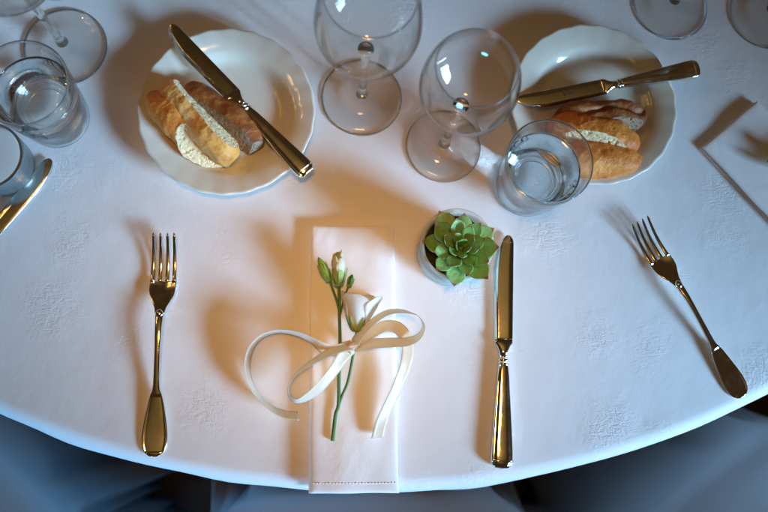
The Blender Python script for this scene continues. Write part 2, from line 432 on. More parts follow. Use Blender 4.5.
# ------------------------------------------------------------------ plates
def make_plate():
    def rm(r, z, a):
        k = max(0.0, (r - 0.056) / 0.025)
        return r + 0.0004 * k * math.cos(a * 24) , z + 0.00022 * k * math.cos(a * 24)
    r = empty('bread_plate', (0, 0, 0))
    top = [(0, 0.0045), (0.03, 0.0045), (0.046, 0.0047), (0.0505, 0.0056), (0.0545, 0.0085), (0.058, 0.0118), (0.062, 0.0140), (0.070, 0.0160), (0.0785, 0.0180), (0.0806, 0.0183), (0.0812, 0.0176)]
    bot = [(0.0806, 0.0168), (0.070, 0.0140), (0.060, 0.0105), (0.052, 0.0040), (0.0475, 0.0022), (0.047, 0.0004), (0.045, 0.0004), (0.0445, 0.0025), (0, 0.0025)]
    V, F = lathe(top + bot, 180, rm); mesh('dish', V, F, M['china'], r)
    return r
pl = make_plate(); c = px(227, 110, 0.018); pl.location = (c.x, c.y, TZ + 0.0004); PL1 = c
tag(pl, 'white scalloped bread plate holding three bread slices with cut white crumb showing', 'plate', 'bread plates')
p2 = copy_tree(pl); c = px(594, 103, 0.018); p2.location = (c.x, c.y, TZ + 0.0004); p2.rotation_euler = (0, 0, 0.4); PL2 = c
tag(p2, 'white scalloped bread plate partly behind the water tumbler and the empty wine glass', 'plate', 'bread plates')
bmx = bmesh.new(); bmesh.ops.create_icosphere(bmx, subdivisions=2, radius=0.0016)
for v in bmx.verts: v.co *= 1 + 0.25 * noise.noise(v.co * 900)
cs = frombm('bread_crumb', bmx, M['speck']); p = px(282, 82, 0.010); cs.location = (p.x, p.y, TZ + 0.0098)
tag(cs, 'tiny dark bread crumb lying on the plate with the cut bread slices', 'crumb')

# ------------------------------------------------------------------ knives
def make_knife(name):
    """length 0.211, tip at +y, spine on +x, lies on z = 0"""
    r = empty(name, (0, 0, 0))
    secs = []
    for i in range(49):
        s = 1 - (1 - i / 48) ** 1.5; y = 0.0 + 0.1000 * s
        xr = 0.0084 - 0.0002 * s
        xl = -0.0084 - 0.0016 * math.sin(s * math.pi * 0.55)
        if s > 0.62:
            k = (s - 0.62) / 0.38; xl = xl + 0.0085 * k ** 2.0
        if s > 0.90:
            k = (s - 0.90) / 0.10; q = 1 - math.sqrt(max(0, 1 - k ** 2.4)); xr -= 0.0052 * q; xl += 0.0038 * q
        secs.append((y, xl, xr))
    V, F = [], []
    zc = 0.0045
    for y, xl, xr in secs:
        w_ = xr - xl
        for fx, dz in ((0, 0), (0.25, 0.00045), (0.7, 0.0008), (0.97, 0.00095), (1, 0.0006), (1, -0.0006), (0.97, -0.00095), (0.7, -0.0008), (0.25, -0.00045)):
            V.append((xl + w_ * fx, y, zc + dz))
    n = 9
    for i in range(len(secs) - 1):
        for k in range(n):
            j = (k + 1) % n; F.append((i * n + k, i * n + n + k, i * n + n + j, i * n + j))
    F.append(tuple(range(n))); F.append(tuple(range(len(V) - 1, len(V) - n - 1, -1)))
    b = mesh('blade', V, F, M['blade'], r)
    V, F = loft([(0.0035, 0.0082, 0.0013, zc, 0, 0.6), (0.0025, 0.0086, 0.0023, zc, 0, 0.6), (-0.001, 0.0084, 0.003, zc, 0, 0.65), (-0.004, 0.0066, 0.0034, zc, 0, 0.8), (-0.0085, 0.0046, 0.0036, zc, 0, 1), (-0.0140, 0.0042, 0.0037, zc, 0, 1)], 28)
    mesh('bolster', V, F, M['silver'], r)
    for k in range(2):
        y = -0.0150 - k * 0.0036
        V, F = loft([(y, 0.0044, 0.0038, zc, 0, 1), (y - 0.0005, 0.0053, 0.0045, zc, 0, 1), (y - 0.0022, 0.0053, 0.0045, zc, 0, 1), (y - 0.0028, 0.0044, 0.0038, zc, 0, 1)], 28); mesh('collar_ring', V, F, M['silver'], r)
    # thread-edged handle: wide oval with a raised border running round the edge
    hs = [(-0.0205, 0.0046, 0.0038), (-0.026, 0.0054, 0.0040), (-0.045, 0.0067, 0.0043), (-0.065, 0.0081, 0.0045), (-0.085, 0.0094, 0.0047), (-0.098, 0.0101, 0.0048), (-0.104, 0.0100, 0.0047), (-0.108, 0.0091, 0.0043), (-0.1105, 0.0070, 0.0034), (-0.1115, 0.0035, 0.0018)]
    hs = spline(hs, 5); V, F = [], []; n = 48
    for y, a, bb in hs:
        for k in range(n):
            t = 2 * math.pi * k / n; c_, s_ = math.cos(t), math.sin(t)
            e = 0.8; x = a * math.copysign(abs(c_) ** e, c_); z = bb * math.copysign(abs(s_) ** e, s_)
            fr = abs(x) / a
            if 0.62 < fr < 0.80 and y < -0.03: z *= 0.86
            V.append((x, y, zc + z))
    for i in range(len(hs) - 1):
        for k in range(n):
            j = (k + 1) % n; F.append((i * n + k, i * n + n + k, i * n + n + j, i * n + j))
    F.append(tuple(range(n))); F.append(tuple(range(len(V) - 1, len(V) - n - 1, -1)))
    h = mesh('handle', V, F, M['silver'], r)
    V, F = loft([(-0.1040, 0.0104, 0.0046, zc, 0, 0.8), (-0.1048, 0.0106, 0.0049, zc, 0, 0.8), (-0.1056, 0.0103, 0.0047, zc, 0, 0.8)], 40); mesh('end_band', V, F, M['silver'], h)
    return r
def lay(o, tip, end, length, spine_flip=False, wscale=None, model=0.2115, y0=-0.1115):
    """put a piece of cutlery so that its tip and handle end meet two world points"""
    tip, end = Vector(tip), Vector(end); y = (tip - end).normalized(); s = (tip - end).length / model
    up = Vector((0, 0, 1)); x = y.cross(up).normalized(); z = x.cross(y)
    ws = wscale or s
    if spine_flip: x = -x
    R_ = Matrix((x, y, z)).transposed().to_4x4()
    S = Matrix.Diagonal((ws, s, ws, 1))
    base = end - y * (y0 * s)
    o.matrix_world = Matrix.Translation(base) @ R_ @ S
kn = make_knife('table_knife')
lay(kn, px(504, 236, 0.0), px(500.5, 468, 0.0), 0.211)
tag(kn, 'silver table knife with threaded handle lying between the succulent and the table edge', 'knife', 'silver knives')
k2 = copy_tree(kn); lay(k2, px(169, 29, 0.0185), px(309, 175, 0.0185), 0.18, wscale=0.92)
tag(k2, 'silver butter knife resting across the plate beside three cut bread slices', 'knife', 'silver knives')
k3 = copy_tree(kn); lay(k3, px(517, 105, 0.0135), px(697, 70, 0.0200), 0.18, spine_flip=False, wscale=0.92)
tag(k3, 'silver butter knife with stamped blade on the plate behind the water tumbler', 'knife', 'silver knives')
k4 = copy_tree(kn); lay(k4, px(55, 162, 0.0), px(-85, 330, 0.0), 0.21, spine_flip=True)
tag(k4, 'silver table knife with grey reflecting blade beside the small grey candle holder', 'knife', 'silver knives')
# small stamped maker's mark on the blade of the knife behind the tumbler
bmx = bmesh.new()
for (x, y, a, b_) in [(0.0, 0.0, 0.0022, 0.0006), (0.0, 0.0016, 0.0026, 0.0005), (0, -0.0016, 0.0022, 0.0005), (-0.0022, 0.006, 0.0005, 0.0016), (0, 0.006, 0.0005, 0.0019), (0.0022, 0.006, 0.0005, 0.0016)]:
    vs_ = [bmx.verts.new((x + i * a, y + j * b_, 0)) for i, j in ((-1, -1), (1, -1), (1, 1), (-1, 1))]; bmx.faces.new(vs_)
st = frombm('stamp', bmx, M['etch'], k3, False); st.location = (0.0015, 0.040, 0.00555)

# ------------------------------------------------------------------ forks
def make_fork(name):
    """length 0.197, tips at +y, lies on z = 0"""
    r = empty(name, (0, 0, 0)); L = 0.197
    zs = spline([(0.0, 0.0016), (0.02, 0.0022), (0.05, 0.0050), (0.08, 0.0092), (0.105, 0.0118), (0.122, 0.0108), (0.136, 0.0068), (0.150, 0.0030), (0.165, 0.0026), (0.180, 0.0055), (0.197, 0.0120)], 12)
    def z_at(y):
        for a, b in zip(zs, zs[1:]):
            if a[0] <= y <= b[0]: return a[1] + (b[1] - a[1]) * (y - a[0]) / max(1e-9, b[0] - a[0])
        return zs[-1][1]
    # fiddle handle with a raised border
    hw = spline([(0.0, 0.0030, 0.0009), (0.0018, 0.0062, 0.0013), (0.006, 0.0096, 0.0015), (0.013, 0.0112, 0.0016), (0.022, 0.0110, 0.0016), (0.034, 0.0092, 0.0016), (0.045, 0.0072, 0.0017), (0.053, 0.0052, 0.0018), (0.058, 0.0034, 0.0019), (0.070, 0.0028, 0.0019), (0.095, 0.0026, 0.0019), (0.118, 0.0034, 0.0019), (0.126, 0.0042, 0.0018)], 6)
    V, F = [], []; n = 40
    for y, a, b in hw:
        zc = z_at(max(0, y))
        for k in range(n):
            t = 2 * math.pi * k / n; c_, s_ = math.cos(t), math.sin(t); e = 0.7
            x = a * math.copysign(abs(c_) ** e, c_); z = b * math.copysign(abs(s_) ** e, s_)
            if s_ > 0 and abs(x) < 0.80 * a and 0.004 < y < 0.053: z *= 0.55
            V.append((x, y, zc + z))
    m = len(hw)
    for i in range(m - 1):
        for k in range(n):
            j = (k + 1) % n; F.append((i * n + k, i * n + n + k, i * n + n + j, i * n + j))
    F.append(tuple(range(n))); F.append(tuple(range(len(V) - 1, len(V) - n - 1, -1)))
    h = mesh('handle', V, F, M['silver'], r)
    bmx = bmesh.new(); bmesh.ops.create_uvsphere(bmx, u_segments=16, v_segments=10, radius=1)
    for v in bmx.verts: v.co = Vector((v.co.x * 0.0036, v.co.y * 0.0042 * (1 - 0.25 * v.co.x ** 2), v.co.z * 0.0022))
    o = frombm('shell_ornament', bmx, M['silver'], h); o.location = (0, 0.124, z_at(0.124) + 0.0012)
    # head
    hd = spline([(0.124, 0.0042, 0.0017), (0.130, 0.0056, 0.0015), (0.136, 0.0085, 0.0013), (0.141, 0.0108, 0.0012), (0.147, 0.0118, 0.0012), (0.154, 0.0119, 0.0012)], 6)
    V, F = [], []; n = 32
    for y, a, b in hd:
        for k in range(n):
            t = 2 * math.pi * k / n; c_, s_ = math.cos(t), math.sin(t); e = 0.6
            x = a * math.copysign(abs(c_) ** e, c_); z = b * math.copysign(abs(s_) ** e, s_)
            V.append((x, y, z_at(y) + z + 0.0022 * (x / 0.0118) ** 2 * min(1, (y - 0.124) / 0.02)))
    for i in range(len(hd) - 1):
        for k in range(n):
            j = (k + 1) % n; F.append((i * n + k, i * n + n + k, i * n + n + j, i * n + j))
    F.append(tuple(range(n))); F.append(tuple(range(len(V) - 1, len(V) - n - 1, -1)))
    mesh('head', V, F, M['silver'], r)
    for q in range(4):
        x0 = (-0.0098, -0.00335, 0.00335, 0.0098)[q]; x1 = x0 * 0.93
        secs = []
        for i in range(15):
            s = i / 14; y = 0.1525 + (L - 0.1525) * s; x = x0 + (x1 - x0) * s
            a = 0.0021 - 0.0009 * s; b = 0.0012 - 0.0004 * s
            if i == 14: a *= 0.45; b *= 0.5
            secs.append((y, a, b, z_at(y) + 0.0022 * (x / 0.0118) ** 2 * (1 - 0.4 * s), x, 0.7))
        V, F = loft(secs, 14); mesh('tine', V, F, M['silver'], r)
    return r
fk = make_fork('table_fork')
lay(fk, px(166, 235, 0.004), px(153, 457, 0.004) , 0.197, model=0.197, y0=0.0); fk.location.z = TZ + 0.0005
tag(fk, 'silver dinner fork lying alone below the plate with cut bread slices', 'fork', 'silver forks')
f2 = copy_tree(fk); lay(f2, px(636, 222, 0.004), px(744, 397, 0.004), 0.187, model=0.197, y0=0.0); f2.location.z = TZ + 0.0005
tag(f2, 'silver dinner fork slanting towards the table edge beside the neighbouring napkin', 'fork', 'silver forks')

# ------------------------------------------------------------------ wine glasses
def make_wine(name, rb, hmax, hrim, rrim, rf):
    r = empty(name, (0, 0, 0))
    V, F = lathe([(0, 0.0003), (rf * 0.6, 0.0006), (rf - 0.001, 0.0003), (rf, 0.0010), (rf - 0.0006, 0.0020), (rf * 0.8, 0.0026), (rf * 0.5, 0.0036), (rf * 0.26, 0.0062), (0.0058, 0.0105), (0, 0.0125)], 72)
    ft = mesh('foot', V, F, M['foot'], r)
    def ring(nm, rad, z, t, par): 
        V, F = lathe([(rad + t * math.cos(6.283 * k / 10), z + t * math.sin(6.283 * k / 10)) for k in range(10)], 72, closed=True); return mesh(nm, V, F, M['glass'], par)
    ring('foot_edge', rf - 0.0005, 0.0012, 0.0010, ft)
    V, F = lathe([(0.0, 0.0120), (0.0058, 0.0105), (0.0045, 0.017), (0.0038, 0.028), (0.0036, 0.05), (0.0037, 0.08), (0.0046, 0.097), (0.0068, 0.1040), (0.0, 0.1062)], 28)
    mesh('stem', V, F, M['glass'], r)
    hb = 0.105
    out = spline([(0.0, hb), (0.012, hb + 0.0022), (rb * 0.62, hb + 0.011), (rb * 0.92, hb + 0.024), (rb, hmax), (rb * 0.985, hmax + 0.014), (rb * 0.5 + rrim * 0.5, (hmax + 0.014 + hrim) / 2 + 0.004), (rrim, hrim)], 5)
    t = 0.0008
    inn = [(max(0.0, a - t), b + (0.0018 if b < hb + 0.02 else 0.0)) for a, b in reversed(out)]
    V, F = lathe(out + [(rrim - t / 2, hrim + 0.0006)] + inn, 96); bw = mesh('bowl', V, F, M['thin'], r); ring('rim', rrim - t / 2, hrim + 0.0004, 0.0007, bw)
    return r
def put_base(o, u, v, rz=0.0, h=0.0):
    p = px(u, v, h); o.location = (p.x, p.y, TZ + 0.0003); o.rotation_euler = (0, 0, rz); return o
wg = put_base(make_wine('wine_glass', 0.0420, 0.143, 0.190, 0.0345, 0.0385), 361.5, 98)
tag(wg, 'large empty wine glass standing between the two bread plates', 'wine glass', 'empty wine glasses')
w2 = put_base(make_wine('wine_glass', 0.0385, 0.138, 0.175, 0.0310, 0.0358), 443, 146.5)
tag(w2, 'empty wine glass with smaller bowl leaning over the knife behind the water tumbler', 'wine glass', 'empty wine glasses')
for (u, v), lab in [((66, 47), 'empty wine glass whose foot shows behind the tumbler beside the grey holder'), ((670, 5), 'empty wine glass whose round foot stands just above the knife handle end'),
                    ((766, 14), 'empty wine glass with shadowed foot beyond the neighbouring folded napkin'), ((57, -36), 'empty wine glass whose foot barely shows past another glass at the back')]:
    g = put_base(copy_tree(wg), u, v, random.random() * 6); tag(g, lab, 'wine glass', 'empty wine glasses')

# ------------------------------------------------------------------ water tumblers
def make_tumbler(name, hh, lev):
    r = empty(name, (0, 0, 0)); rt, rbm = 0.0375, 0.0290
    def ro(z): return rbm + (rt - rbm) * (z / hh) ** 0.9
    out = [(0, 0.0006), (rbm - 0.004, 0.0003), (rbm - 0.001, 0.0010), (rbm, 0.0030)] + [(ro(z), z) for z in [hh * k / 12 for k in range(1, 13)]]
    out += [(rt - 0.0008, hh + 0.0007)]
    zi = 0.011
    def ri(z): return ro(z) - 0.0016 - 0.0030 * max(0, 1 - (z - zi) / 0.03)
    inn = [(ri(z), z) for z in [hh * k / 12 for k in range(12, 2, -1)]] + [(ri(0.016), 0.016), (ri(0.0125) - 0.002, 0.0122), (ri(zi) - 0.006, zi), (0, zi + 0.0006)]
    V, F = lathe(out + inn, 80); mesh('glass_body', V, F, M['wall'], r)
    V, F = lathe([(rt - 0.0008 + 0.0010 * math.cos(6.283 * k / 12), hh + 0.0008 + 0.0010 * math.sin(6.283 * k / 12)) for k in range(12)], 80, closed=True); mesh('rim', V, F, M['glass'], r)
    for rad, z, t in ((0.0195, 0.0122, 0.0013), (0.0232, 0.0150, 0.0009), (0.0262, 0.0205, 0.0008), (ri(lev) - 0.0004, lev - 0.0004, 0.0007), (rbm - 0.0012, 0.0022, 0.0011)):  # glass tori added to stand in for refraction rings and their highlights
        V, F = lathe([(rad + t * math.cos(6.283 * k / 10), z + t * math.sin(6.283 * k / 10)) for k in range(10)], 80, closed=True); mesh('added_highlight_ring', V, F, M['glass'], r)
    e = 0.00025
    wz = [zi + 0.006 + (lev - zi - 0.006) * k / 10 for k in range(11)]
    wp = [(0, zi + 0.0006 - e), (ri(zi) - 0.006 + e, zi - e), (ri(0.0125) - 0.002 + e, 0.0122 - e)] + [(ri(z) + e, z) for z in wz]
    wp += [(ri(lev) - 0.0012, lev - 0.0009), (ri(lev) * 0.5, lev - 0.0011), (0, lev - 0.0011)]
    V, F = lathe(wp, 80); wt = mesh('water', V, F, M['water'], r); wt.cycles.is_caustics_caster = True
    bmx = bmesh.new()
    for k in range(130):
        a = random.random() * 6.283; z = zi + 0.004 + (lev - zi - 0.006) * random.random() ** 0.8
        q = random.random(); rad = (ri(z) - 0.0012) if q < 0.55 else ri(z) * 0.9 * math.sqrt(random.random())
        if q > 0.8: z = lev - 0.0022
        elif q > 0.55: z = zi + 0.0022
        if q > 0.55 and q <= 0.8: rad = 0.016 * math.sqrt(random.random())
        bmesh.ops.create_icosphere(bmx, subdivisions=1, radius=random.uniform(0.0004, 0.0010), matrix=Matrix.Translation((rad * math.cos(a), rad * math.sin(a), z)))
    tag(frombm('bubbles', bmx, M['bubble'], wt), kind='stuff')
    return r
HT = 0.082
tu = make_tumbler('water_tumbler', HT, 0.060); p = px(549.5, 161.5, HT); tu.location = (p.x, p.y, TZ + 0.0003)
tag(tu, 'clear tumbler of sparkling water standing beside the succulent and the rolls', 'water glass', 'water tumblers')
t2 = copy_tree(tu); p = px(23, 83, HT); t2.location = (p.x, p.y, TZ + 0.0003); t2.rotation_euler = (0, 0, 2.0)
tag(t2, 'clear tumbler of sparkling water standing beside the small grey candle holder', 'water glass', 'water tumblers')

# ------------------------------------------------------------------ small grey holder at the left
hd = empty('candle_holder', (0, 0, 0))
V, F = lathe([(0, 0.0004), (0.026, 0.0004), (0.028, 0.002), (0.030, 0.03), (0.0305, 0.034), (0.030, 0.0345), (0.0288, 0.034), (0.0285, 0.0315), (0, 0.0315)], 64); mesh('wall', V, F, M['grey'], hd)
V, F = lathe([(0, 0.0336), (0.015, 0.0338), (0.026, 0.0336), (0.0284, 0.0332), (0.0284, 0.0318), (0, 0.0318)], 64); mesh('candle_wax', V, F, M['wax'], hd)
p = px(-12, 156, 0.033); hd.location = (p.x, p.y, TZ + 0.0002)
tag(hd, 'small round grey holder with pale flat top between a tumbler and a knife', 'candle holder')

# ------------------------------------------------------------------ succulent in frosted pot
PH = 0.050
pot = empty('plant_pot', (0, 0, 0))
V, F = lathe([(0, 0.0005), (0.027, 0.0005), (0.0295, 0.002), (0.0305, 0.006), (0.0315, 0.03), (0.0322, PH - 0.001), (0.0315, PH), (0.0292, PH - 0.0010), (0.0282, PH - 0.006), (0.0278, 0.03), (0.0272, 0.010), (0.025, 0.007), (0, 0.007)], 72); mesh('glass_wall', V, F, M['frost'], pot)
V, F = lathe([(0, 0.0075), (0.0245, 0.0075), (0.0268, 0.012), (0.0274, 0.030), (0.0276, 0.040), (0.020, 0.0405), (0.010, 0.041), (0, 0.042)], 48, lambda r, z, a: (r, z + 0.0012 * noise.noise(Vector((r * math.cos(a) * 260, r * math.sin(a) * 260, z * 200))) if z > 0.036 else z)); mesh('soil', V, F, M['soil'], pot)
p = px(456, 246, 0.042); pot.location = (p.x, p.y, TZ + 0.0003); POT = p
tag(pot, 'small round pale frosted glass pot holding the green succulent', 'plant pot')
su = empty('succulent', (0, 0, 0)); ps = px(462, 247, 0.058); su.location = (ps.x, ps.y, TZ + 0.040)
def leaf_mesh():
    V, F = [], []; nu, nv = 14, 12
    prof_ = spline([(0.0, 0.10), (0.15, 0.14), (0.4, 0.25), (0.62, 0.315), (0.77, 0.30), (0.89, 0.19), (0.96, 0.085), (1.04, 0.005)], 2)
    nu = len(prof_)
    for y, wd in prof_:
        th = 0.085 * (1 - 0.55 * y) + 0.015
        if y > 0.9: th *= max(0.12, (1.03 - y) / 0.13)
        curl = 0.30 * y * y * 0.55
        for k in range(nv):
            t = 2 * math.pi * k / nv; c_, s_ = math.cos(t), math.sin(t)
            x = wd * c_
            z = (th * 0.45 if s_ > 0 else th) * s_ + 0.20 * wd * (c_ * c_) + curl
            V.append((x, y, z))
    for i in range(nu - 1):
        for k in range(nv):
            j = (k + 1) % nv; F.append((i * nv + k, i * nv + j, i * nv + nv + j, i * nv + nv + k))
    F.append(tuple(range(nv - 1, -1, -1))); F.append(tuple(range(len(V) - nv, len(V))))
    me = bpy.data.meshes.new('leaf'); me.from_pydata(V, [], F); me.update(); me.materials.append(M['leaf'])
    for p_ in me.polygons: p_.use_smooth = True
    return me
LM = leaf_mesh()
rng = random.Random(3)
for i in range(27):
    a = i * 2.39996 + 0.5; t = i / 26                         # 0 = oldest outer leaf
    elev = math.radians(6 + 62 * t ** 1.5 + rng.uniform(-5, 5))
    ln = (0.0335 - 0.018 * t) * rng.uniform(0.92, 1.08)
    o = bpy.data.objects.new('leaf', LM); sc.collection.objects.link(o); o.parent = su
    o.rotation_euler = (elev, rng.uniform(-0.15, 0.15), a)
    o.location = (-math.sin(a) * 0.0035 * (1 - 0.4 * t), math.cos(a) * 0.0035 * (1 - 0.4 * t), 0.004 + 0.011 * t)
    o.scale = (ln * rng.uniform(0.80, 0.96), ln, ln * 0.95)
V, F = tube([(0, 0, -0.004), (0, 0, 0.006), (0, 0, 0.014)], [0.005, 0.005, 0.003], 12); mesh('stem', V, F, M['stem'], su)
tag(su, 'green rosette succulent with red leaf tips growing in the frosted pot', 'succulent')

# ------------------------------------------------------------------ napkin, sprig and bow (local frame: origin = napkin centre on the table)
NO = px(352.8, 356, 0.0); NT = 0.0125
def L(u, v, h): return px(u, v, h) - NO
def make_napkin(name):
    r = empty(name, NO)
    WX, WY = 0.0772, 0.2375
    lean = -0.018                                             # napkin runs very slightly left towards the edge
    def slab(nm, z0, z1, dx, dy, sx, sy, sd, puff):
        nx, ny = 22, 54; V, F = [], []
        def P(i, j, top):
            u = math.sin(math.pi / 2 * (-1 + 2 * i / nx)); v = math.sin(math.pi / 2 * (-1 + 2 * j / ny))
            ex = 1 - abs(u) ** 20; ey = 1 - abs(v) ** 60
            e = max(0.0, min(ex, ey)) ** 0.5
            x = u * sx / 2; y = v * sy / 2
            wv = 0.0019 * noise.noise(Vector((x * 26, y * 11, sd))) + 0.0008 * noise.noise(Vector((x * 60, y * 30, sd + 4)))
            mid = (z0 + z1) / 2; hh = (z1 - z0) / 2
            bul = puff * (1 - u * u) * (0.55 + 0.45 * math.sin(v * 2.2 + sd))
            z = mid + (hh * e + bul + wv if top else -hh * e + (wv * 0.3 if z0 > 0.001 else 0))
            edge = 0.0013 * noise.noise(Vector((y * 22, sd, 2))) * abs(u) ** 6
            return (x + dx + edge + lean * y, y + dy + 0.0006 * noise.noise(Vector((x * 30, sd, 5))) * abs(v) ** 8, z)
        for top in (1, 0):
            for j in range(ny + 1):
                for i in range(nx + 1): V.append(P(i, j, top))
        N = (nx + 1) * (ny + 1)
        for j in range(ny):
            for i in range(nx):
                a = j * (nx + 1) + i; F.append((a, a + 1, a + nx + 2, a + nx + 1)); F.append((N + a, N + a + nx + 1, N + a + nx + 2, N + a + 1))
        rim = [i for i in range(nx + 1)] + [j * (nx + 1) + nx for j in range(1, ny + 1)] + [ny * (nx + 1) + i for i in range(nx - 1, -1, -1)] + [j * (nx + 1) for j in range(ny - 1, 0, -1)]
        for a, b in zip(rim, rim[1:] + rim[:1]): F.append((a, N + a, N + b, b))
        return mesh(nm, V, F, M['napkin'], r)
    slab('bottom_fold', 0.0003, 0.0036, -0.0010, 0.0002, WX, WY, 1.0, 0.0)
    slab('middle_fold', 0.0034, 0.0066, 0.0006, 0.0006, WX - 0.0012, WY - 0.002, 2.3, 0.0002)
    t = slab('top_fold', 0.0064, 0.0102, 0.0003, 0.0, WX - 0.0004, WY - 0.0012, 3.7, 0.0022)
    # stitched hem across the near end, following the puffed surface
    vs_ = [v.co for v in t.data.vertices][: (22 + 1) * (54 + 1)]
    def top_z(x, y): return min(vs_, key=lambda q: (q.x - x) ** 2 + (q.y - y) ** 2).z
    bmx = bmesh.new()
    for k in range(26):
        y = -WY / 2 + 0.0095; x = -0.0355 + 0.071 * k / 25 + lean * y
        bmesh.ops.create_cube(bmx, size=1, matrix=Matrix.Translation((x, y, top_z(x, y) + 0.0001)) @ Matrix.Diagonal((0.0018, 0.0006, 0.0006, 1)))
    tag(frombm('hem_stitching', bmx, M['napkin'], t), kind='stuff')
    return r
na = make_napkin('folded_napkin')
tag(na, 'white folded napkin under the tied flower sprig and bow, in full view', 'napkin', 'folded napkins')

def make_sprig(name):
    r = empty(name, NO)
    b0 = NT + 0.0016
    def stem(pts, r0, r1):
        P = [tuple(L(*p_)) for p_ in pts]; P = spline(P, 6); V, F = tube(P, [r0 + (r1 - r0) * i / (len(P) - 1) for i in range(len(P))], 8); mesh('stem', V, F, M['stem'], r)
    stem([(332.5, 441, b0), (335.5, 415, b0 + .0005), (338.5, 404, b0 + .001), (339, 372, b0 + .002), (340, 340, b0 + .002), (339.5, 318, b0 + .003), (339.3, 300, b0 + .005), (338.8, 283, b0 + .008)], 0.0017, 0.0013)
    stem([(337, 411, b0), (342, 396, b0 + .001), (348, 381, b0 + .001), (354, 350, b0 + .002), (357, 330, b0 + .006)], 0.0013, 0.0012)
    stem([(339.5, 312, b0 + .003), (336.6, 300, b0 + .004), (332, 287, b0 + .006), (328.5, 277, b0 + .008)], 0.0011, 0.0009)
    stem([(340, 316, b0 + .003), (343, 303, b0 + .003), (347, 290, b0 + .004), (349, 285, b0 + .004)], 0.0009, 0.0008)
    def frame(base, tip):
        y = (tip - base); ln = y.length; y = y.normalized(); x = y.cross(Vector((0, 0, 1))).normalized(); z = x.cross(y)
        return Matrix.Translation(base) @ Matrix((x, z, y)).transposed().to_4x4(), ln     # local z runs along the axis
    def petal(nm, mt, mtx, par, ang, ln, wd, r0, r1, flare, curl, twist=0.0):
        """one curved petal: wraps round the axis at radius r0 -> r1, spans angle wd"""
        V, F, UV = [], [], []; nu, nv = 12, 12
        for j in range(nv + 1):
            v = j / nv
            for i in range(nu + 1):
                u = -1 + 2 * i / nu
                wf = math.sin(min(1, v * 1.25 + 0.12) * math.pi / 2) * (1 - 0.25 * max(0, v - 0.75) * 4)
                a = ang + twist * v + u * wd / 2 * wf
                rad = r0 + (r1 - r0) * math.sin(v * math.pi / 2) + flare * max(0, v - 0.65) ** 2 * 8 + 0.0008 * noise.noise(Vector((u * 2, v * 3, ang * 5)))
                z = ln * v * (1 - 0.16 * u * u * v) + 0.0009 * noise.noise(Vector((u * 3, ang * 7, 1))) * v + curl * max(0, v - 0.8) * -0.01
                V.append(mtx @ Vector((rad * math.cos(a), rad * math.sin(a), z))); UV.append((i / nu, v))
        for j in range(nv):
            for i in range(nu):
                a = j * (nu + 1) + i; F.append((a, a + 1, a + nu + 2, a + nu + 1))
        o = mesh(nm, V, F, mt, par)
        uv = o.data.uv_layers.new(name='UVMap')
        for lp in o.data.loops: uv.data[lp.index].uv = UV[lp.vertex_index]
        solidify(o, 0.0004, 0); return o
    def sepals(mtx, par, n, ln, r0, r1, a0=0.0):
        for k in range(n):
            a = a0 + 6.283 * k / n; V, F = [], []
            for j in range(9):
                v = j / 8; wd = (0.0019 if ln > 0.010 else 0.0014) * (1 - v) ** 0.7 + 0.00015
                rad = r0 + (r1 - r0) * v ** 0.7
                for u in (-1, 0, 1):
                    aa = a + u * wd / max(rad, 0.001); V.append(mtx @ Vector(((rad + 0.0003) * math.cos(aa), (rad + 0.0003) * math.sin(aa), ln * v)))
            for j in range(8):
                for i in range(2): F.append((j * 3 + i, j * 3 + i + 1, j * 3 + i + 4, j * 3 + i + 3))
            solidify(mesh('sepal', V, F, M['sepal'], par), 0.0005, 1)
    def green_bud(base, tip, rad, nm, mt):
        mtx, ln = frame(base, tip)
        V, F = lathe([(0, 0), (rad * 0.5, ln * 0.06), (rad * 0.9, ln * 0.28), (rad, ln * 0.45), (rad * 0.78, ln * 0.68), (rad * 0.35, ln * 0.9), (0, ln)], 20, lambda r_, z, a: (r_ * (1 + 0.10 * math.cos(3 * a + z * 350)), z))
        o = mesh(nm, [mtx @ Vector(v) for v in V], F, mt, r); sepals(mtx, o, 5, ln * 0.72, rad * 0.55, rad * 1.0); return o
    green_bud(L(329.5, 281, b0 + .008), L(318, 257, b0 + .014), 0.0044, 'green_bud', M['sepal'])
    green_bud(L(348.8, 287, b0 + .004), L(352.5, 274, b0 + .007), 0.0031, 'small_green_bud', M['stem'])
    # half-open cream bud: spiral of wrapped petals
    mtx, ln = frame(L(338.8, 286, b0 + .008), L(338, 250, b0 + .016))
    V, F = lathe([(0, 0), (0.003, 0.002), (0.0056, 0.009), (0.0058, 0.014), (0.004, ln * 0.8), (0.0015, ln * 0.94), (0, ln * 0.95)], 20); core = mesh('cream_bud', [mtx @ Vector(v) for v in V], F, M['budp'], r)
    for k in range(5): petal('petal', M['budp'], mtx, core, k * 1.35, ln * (0.82 + 0.045 * k), 2.6, 0.0025, 0.0064 - 0.0004 * k, -0.0018, 0, 1.1)
    sepals(mtx, core, 5, ln * 0.5, 0.0035, 0.0082, 0.3)
    # open ivory flower lying on the napkin
    mtx, ln = frame(L(356.5, 332, b0 + .009), L(362.5, 290, b0 + .014))
    V, F = lathe([(0, 0), (0.003, 0.001), (0.0062, 0.006), (0.0088, 0.016), (0.0080, 0.025), (0.004, 0.0285), (0, 0.029)], 20, lambda r_, z, a: (r_ * (1 + 0.06 * math.sin(3 * a + z * 300)), z + 0.0012 * math.sin(2 * a + 1))); core = mesh('ivory_flower', [mtx @ Vector(v) for v in V], F, M['petal'], r)
    for k in range(3): petal('petal', M['petal'], mtx, core, 0.7 + k * 2.09, ln * 0.90, 2.3, 0.003, 0.0112, 0.0005, 0, 0.5)
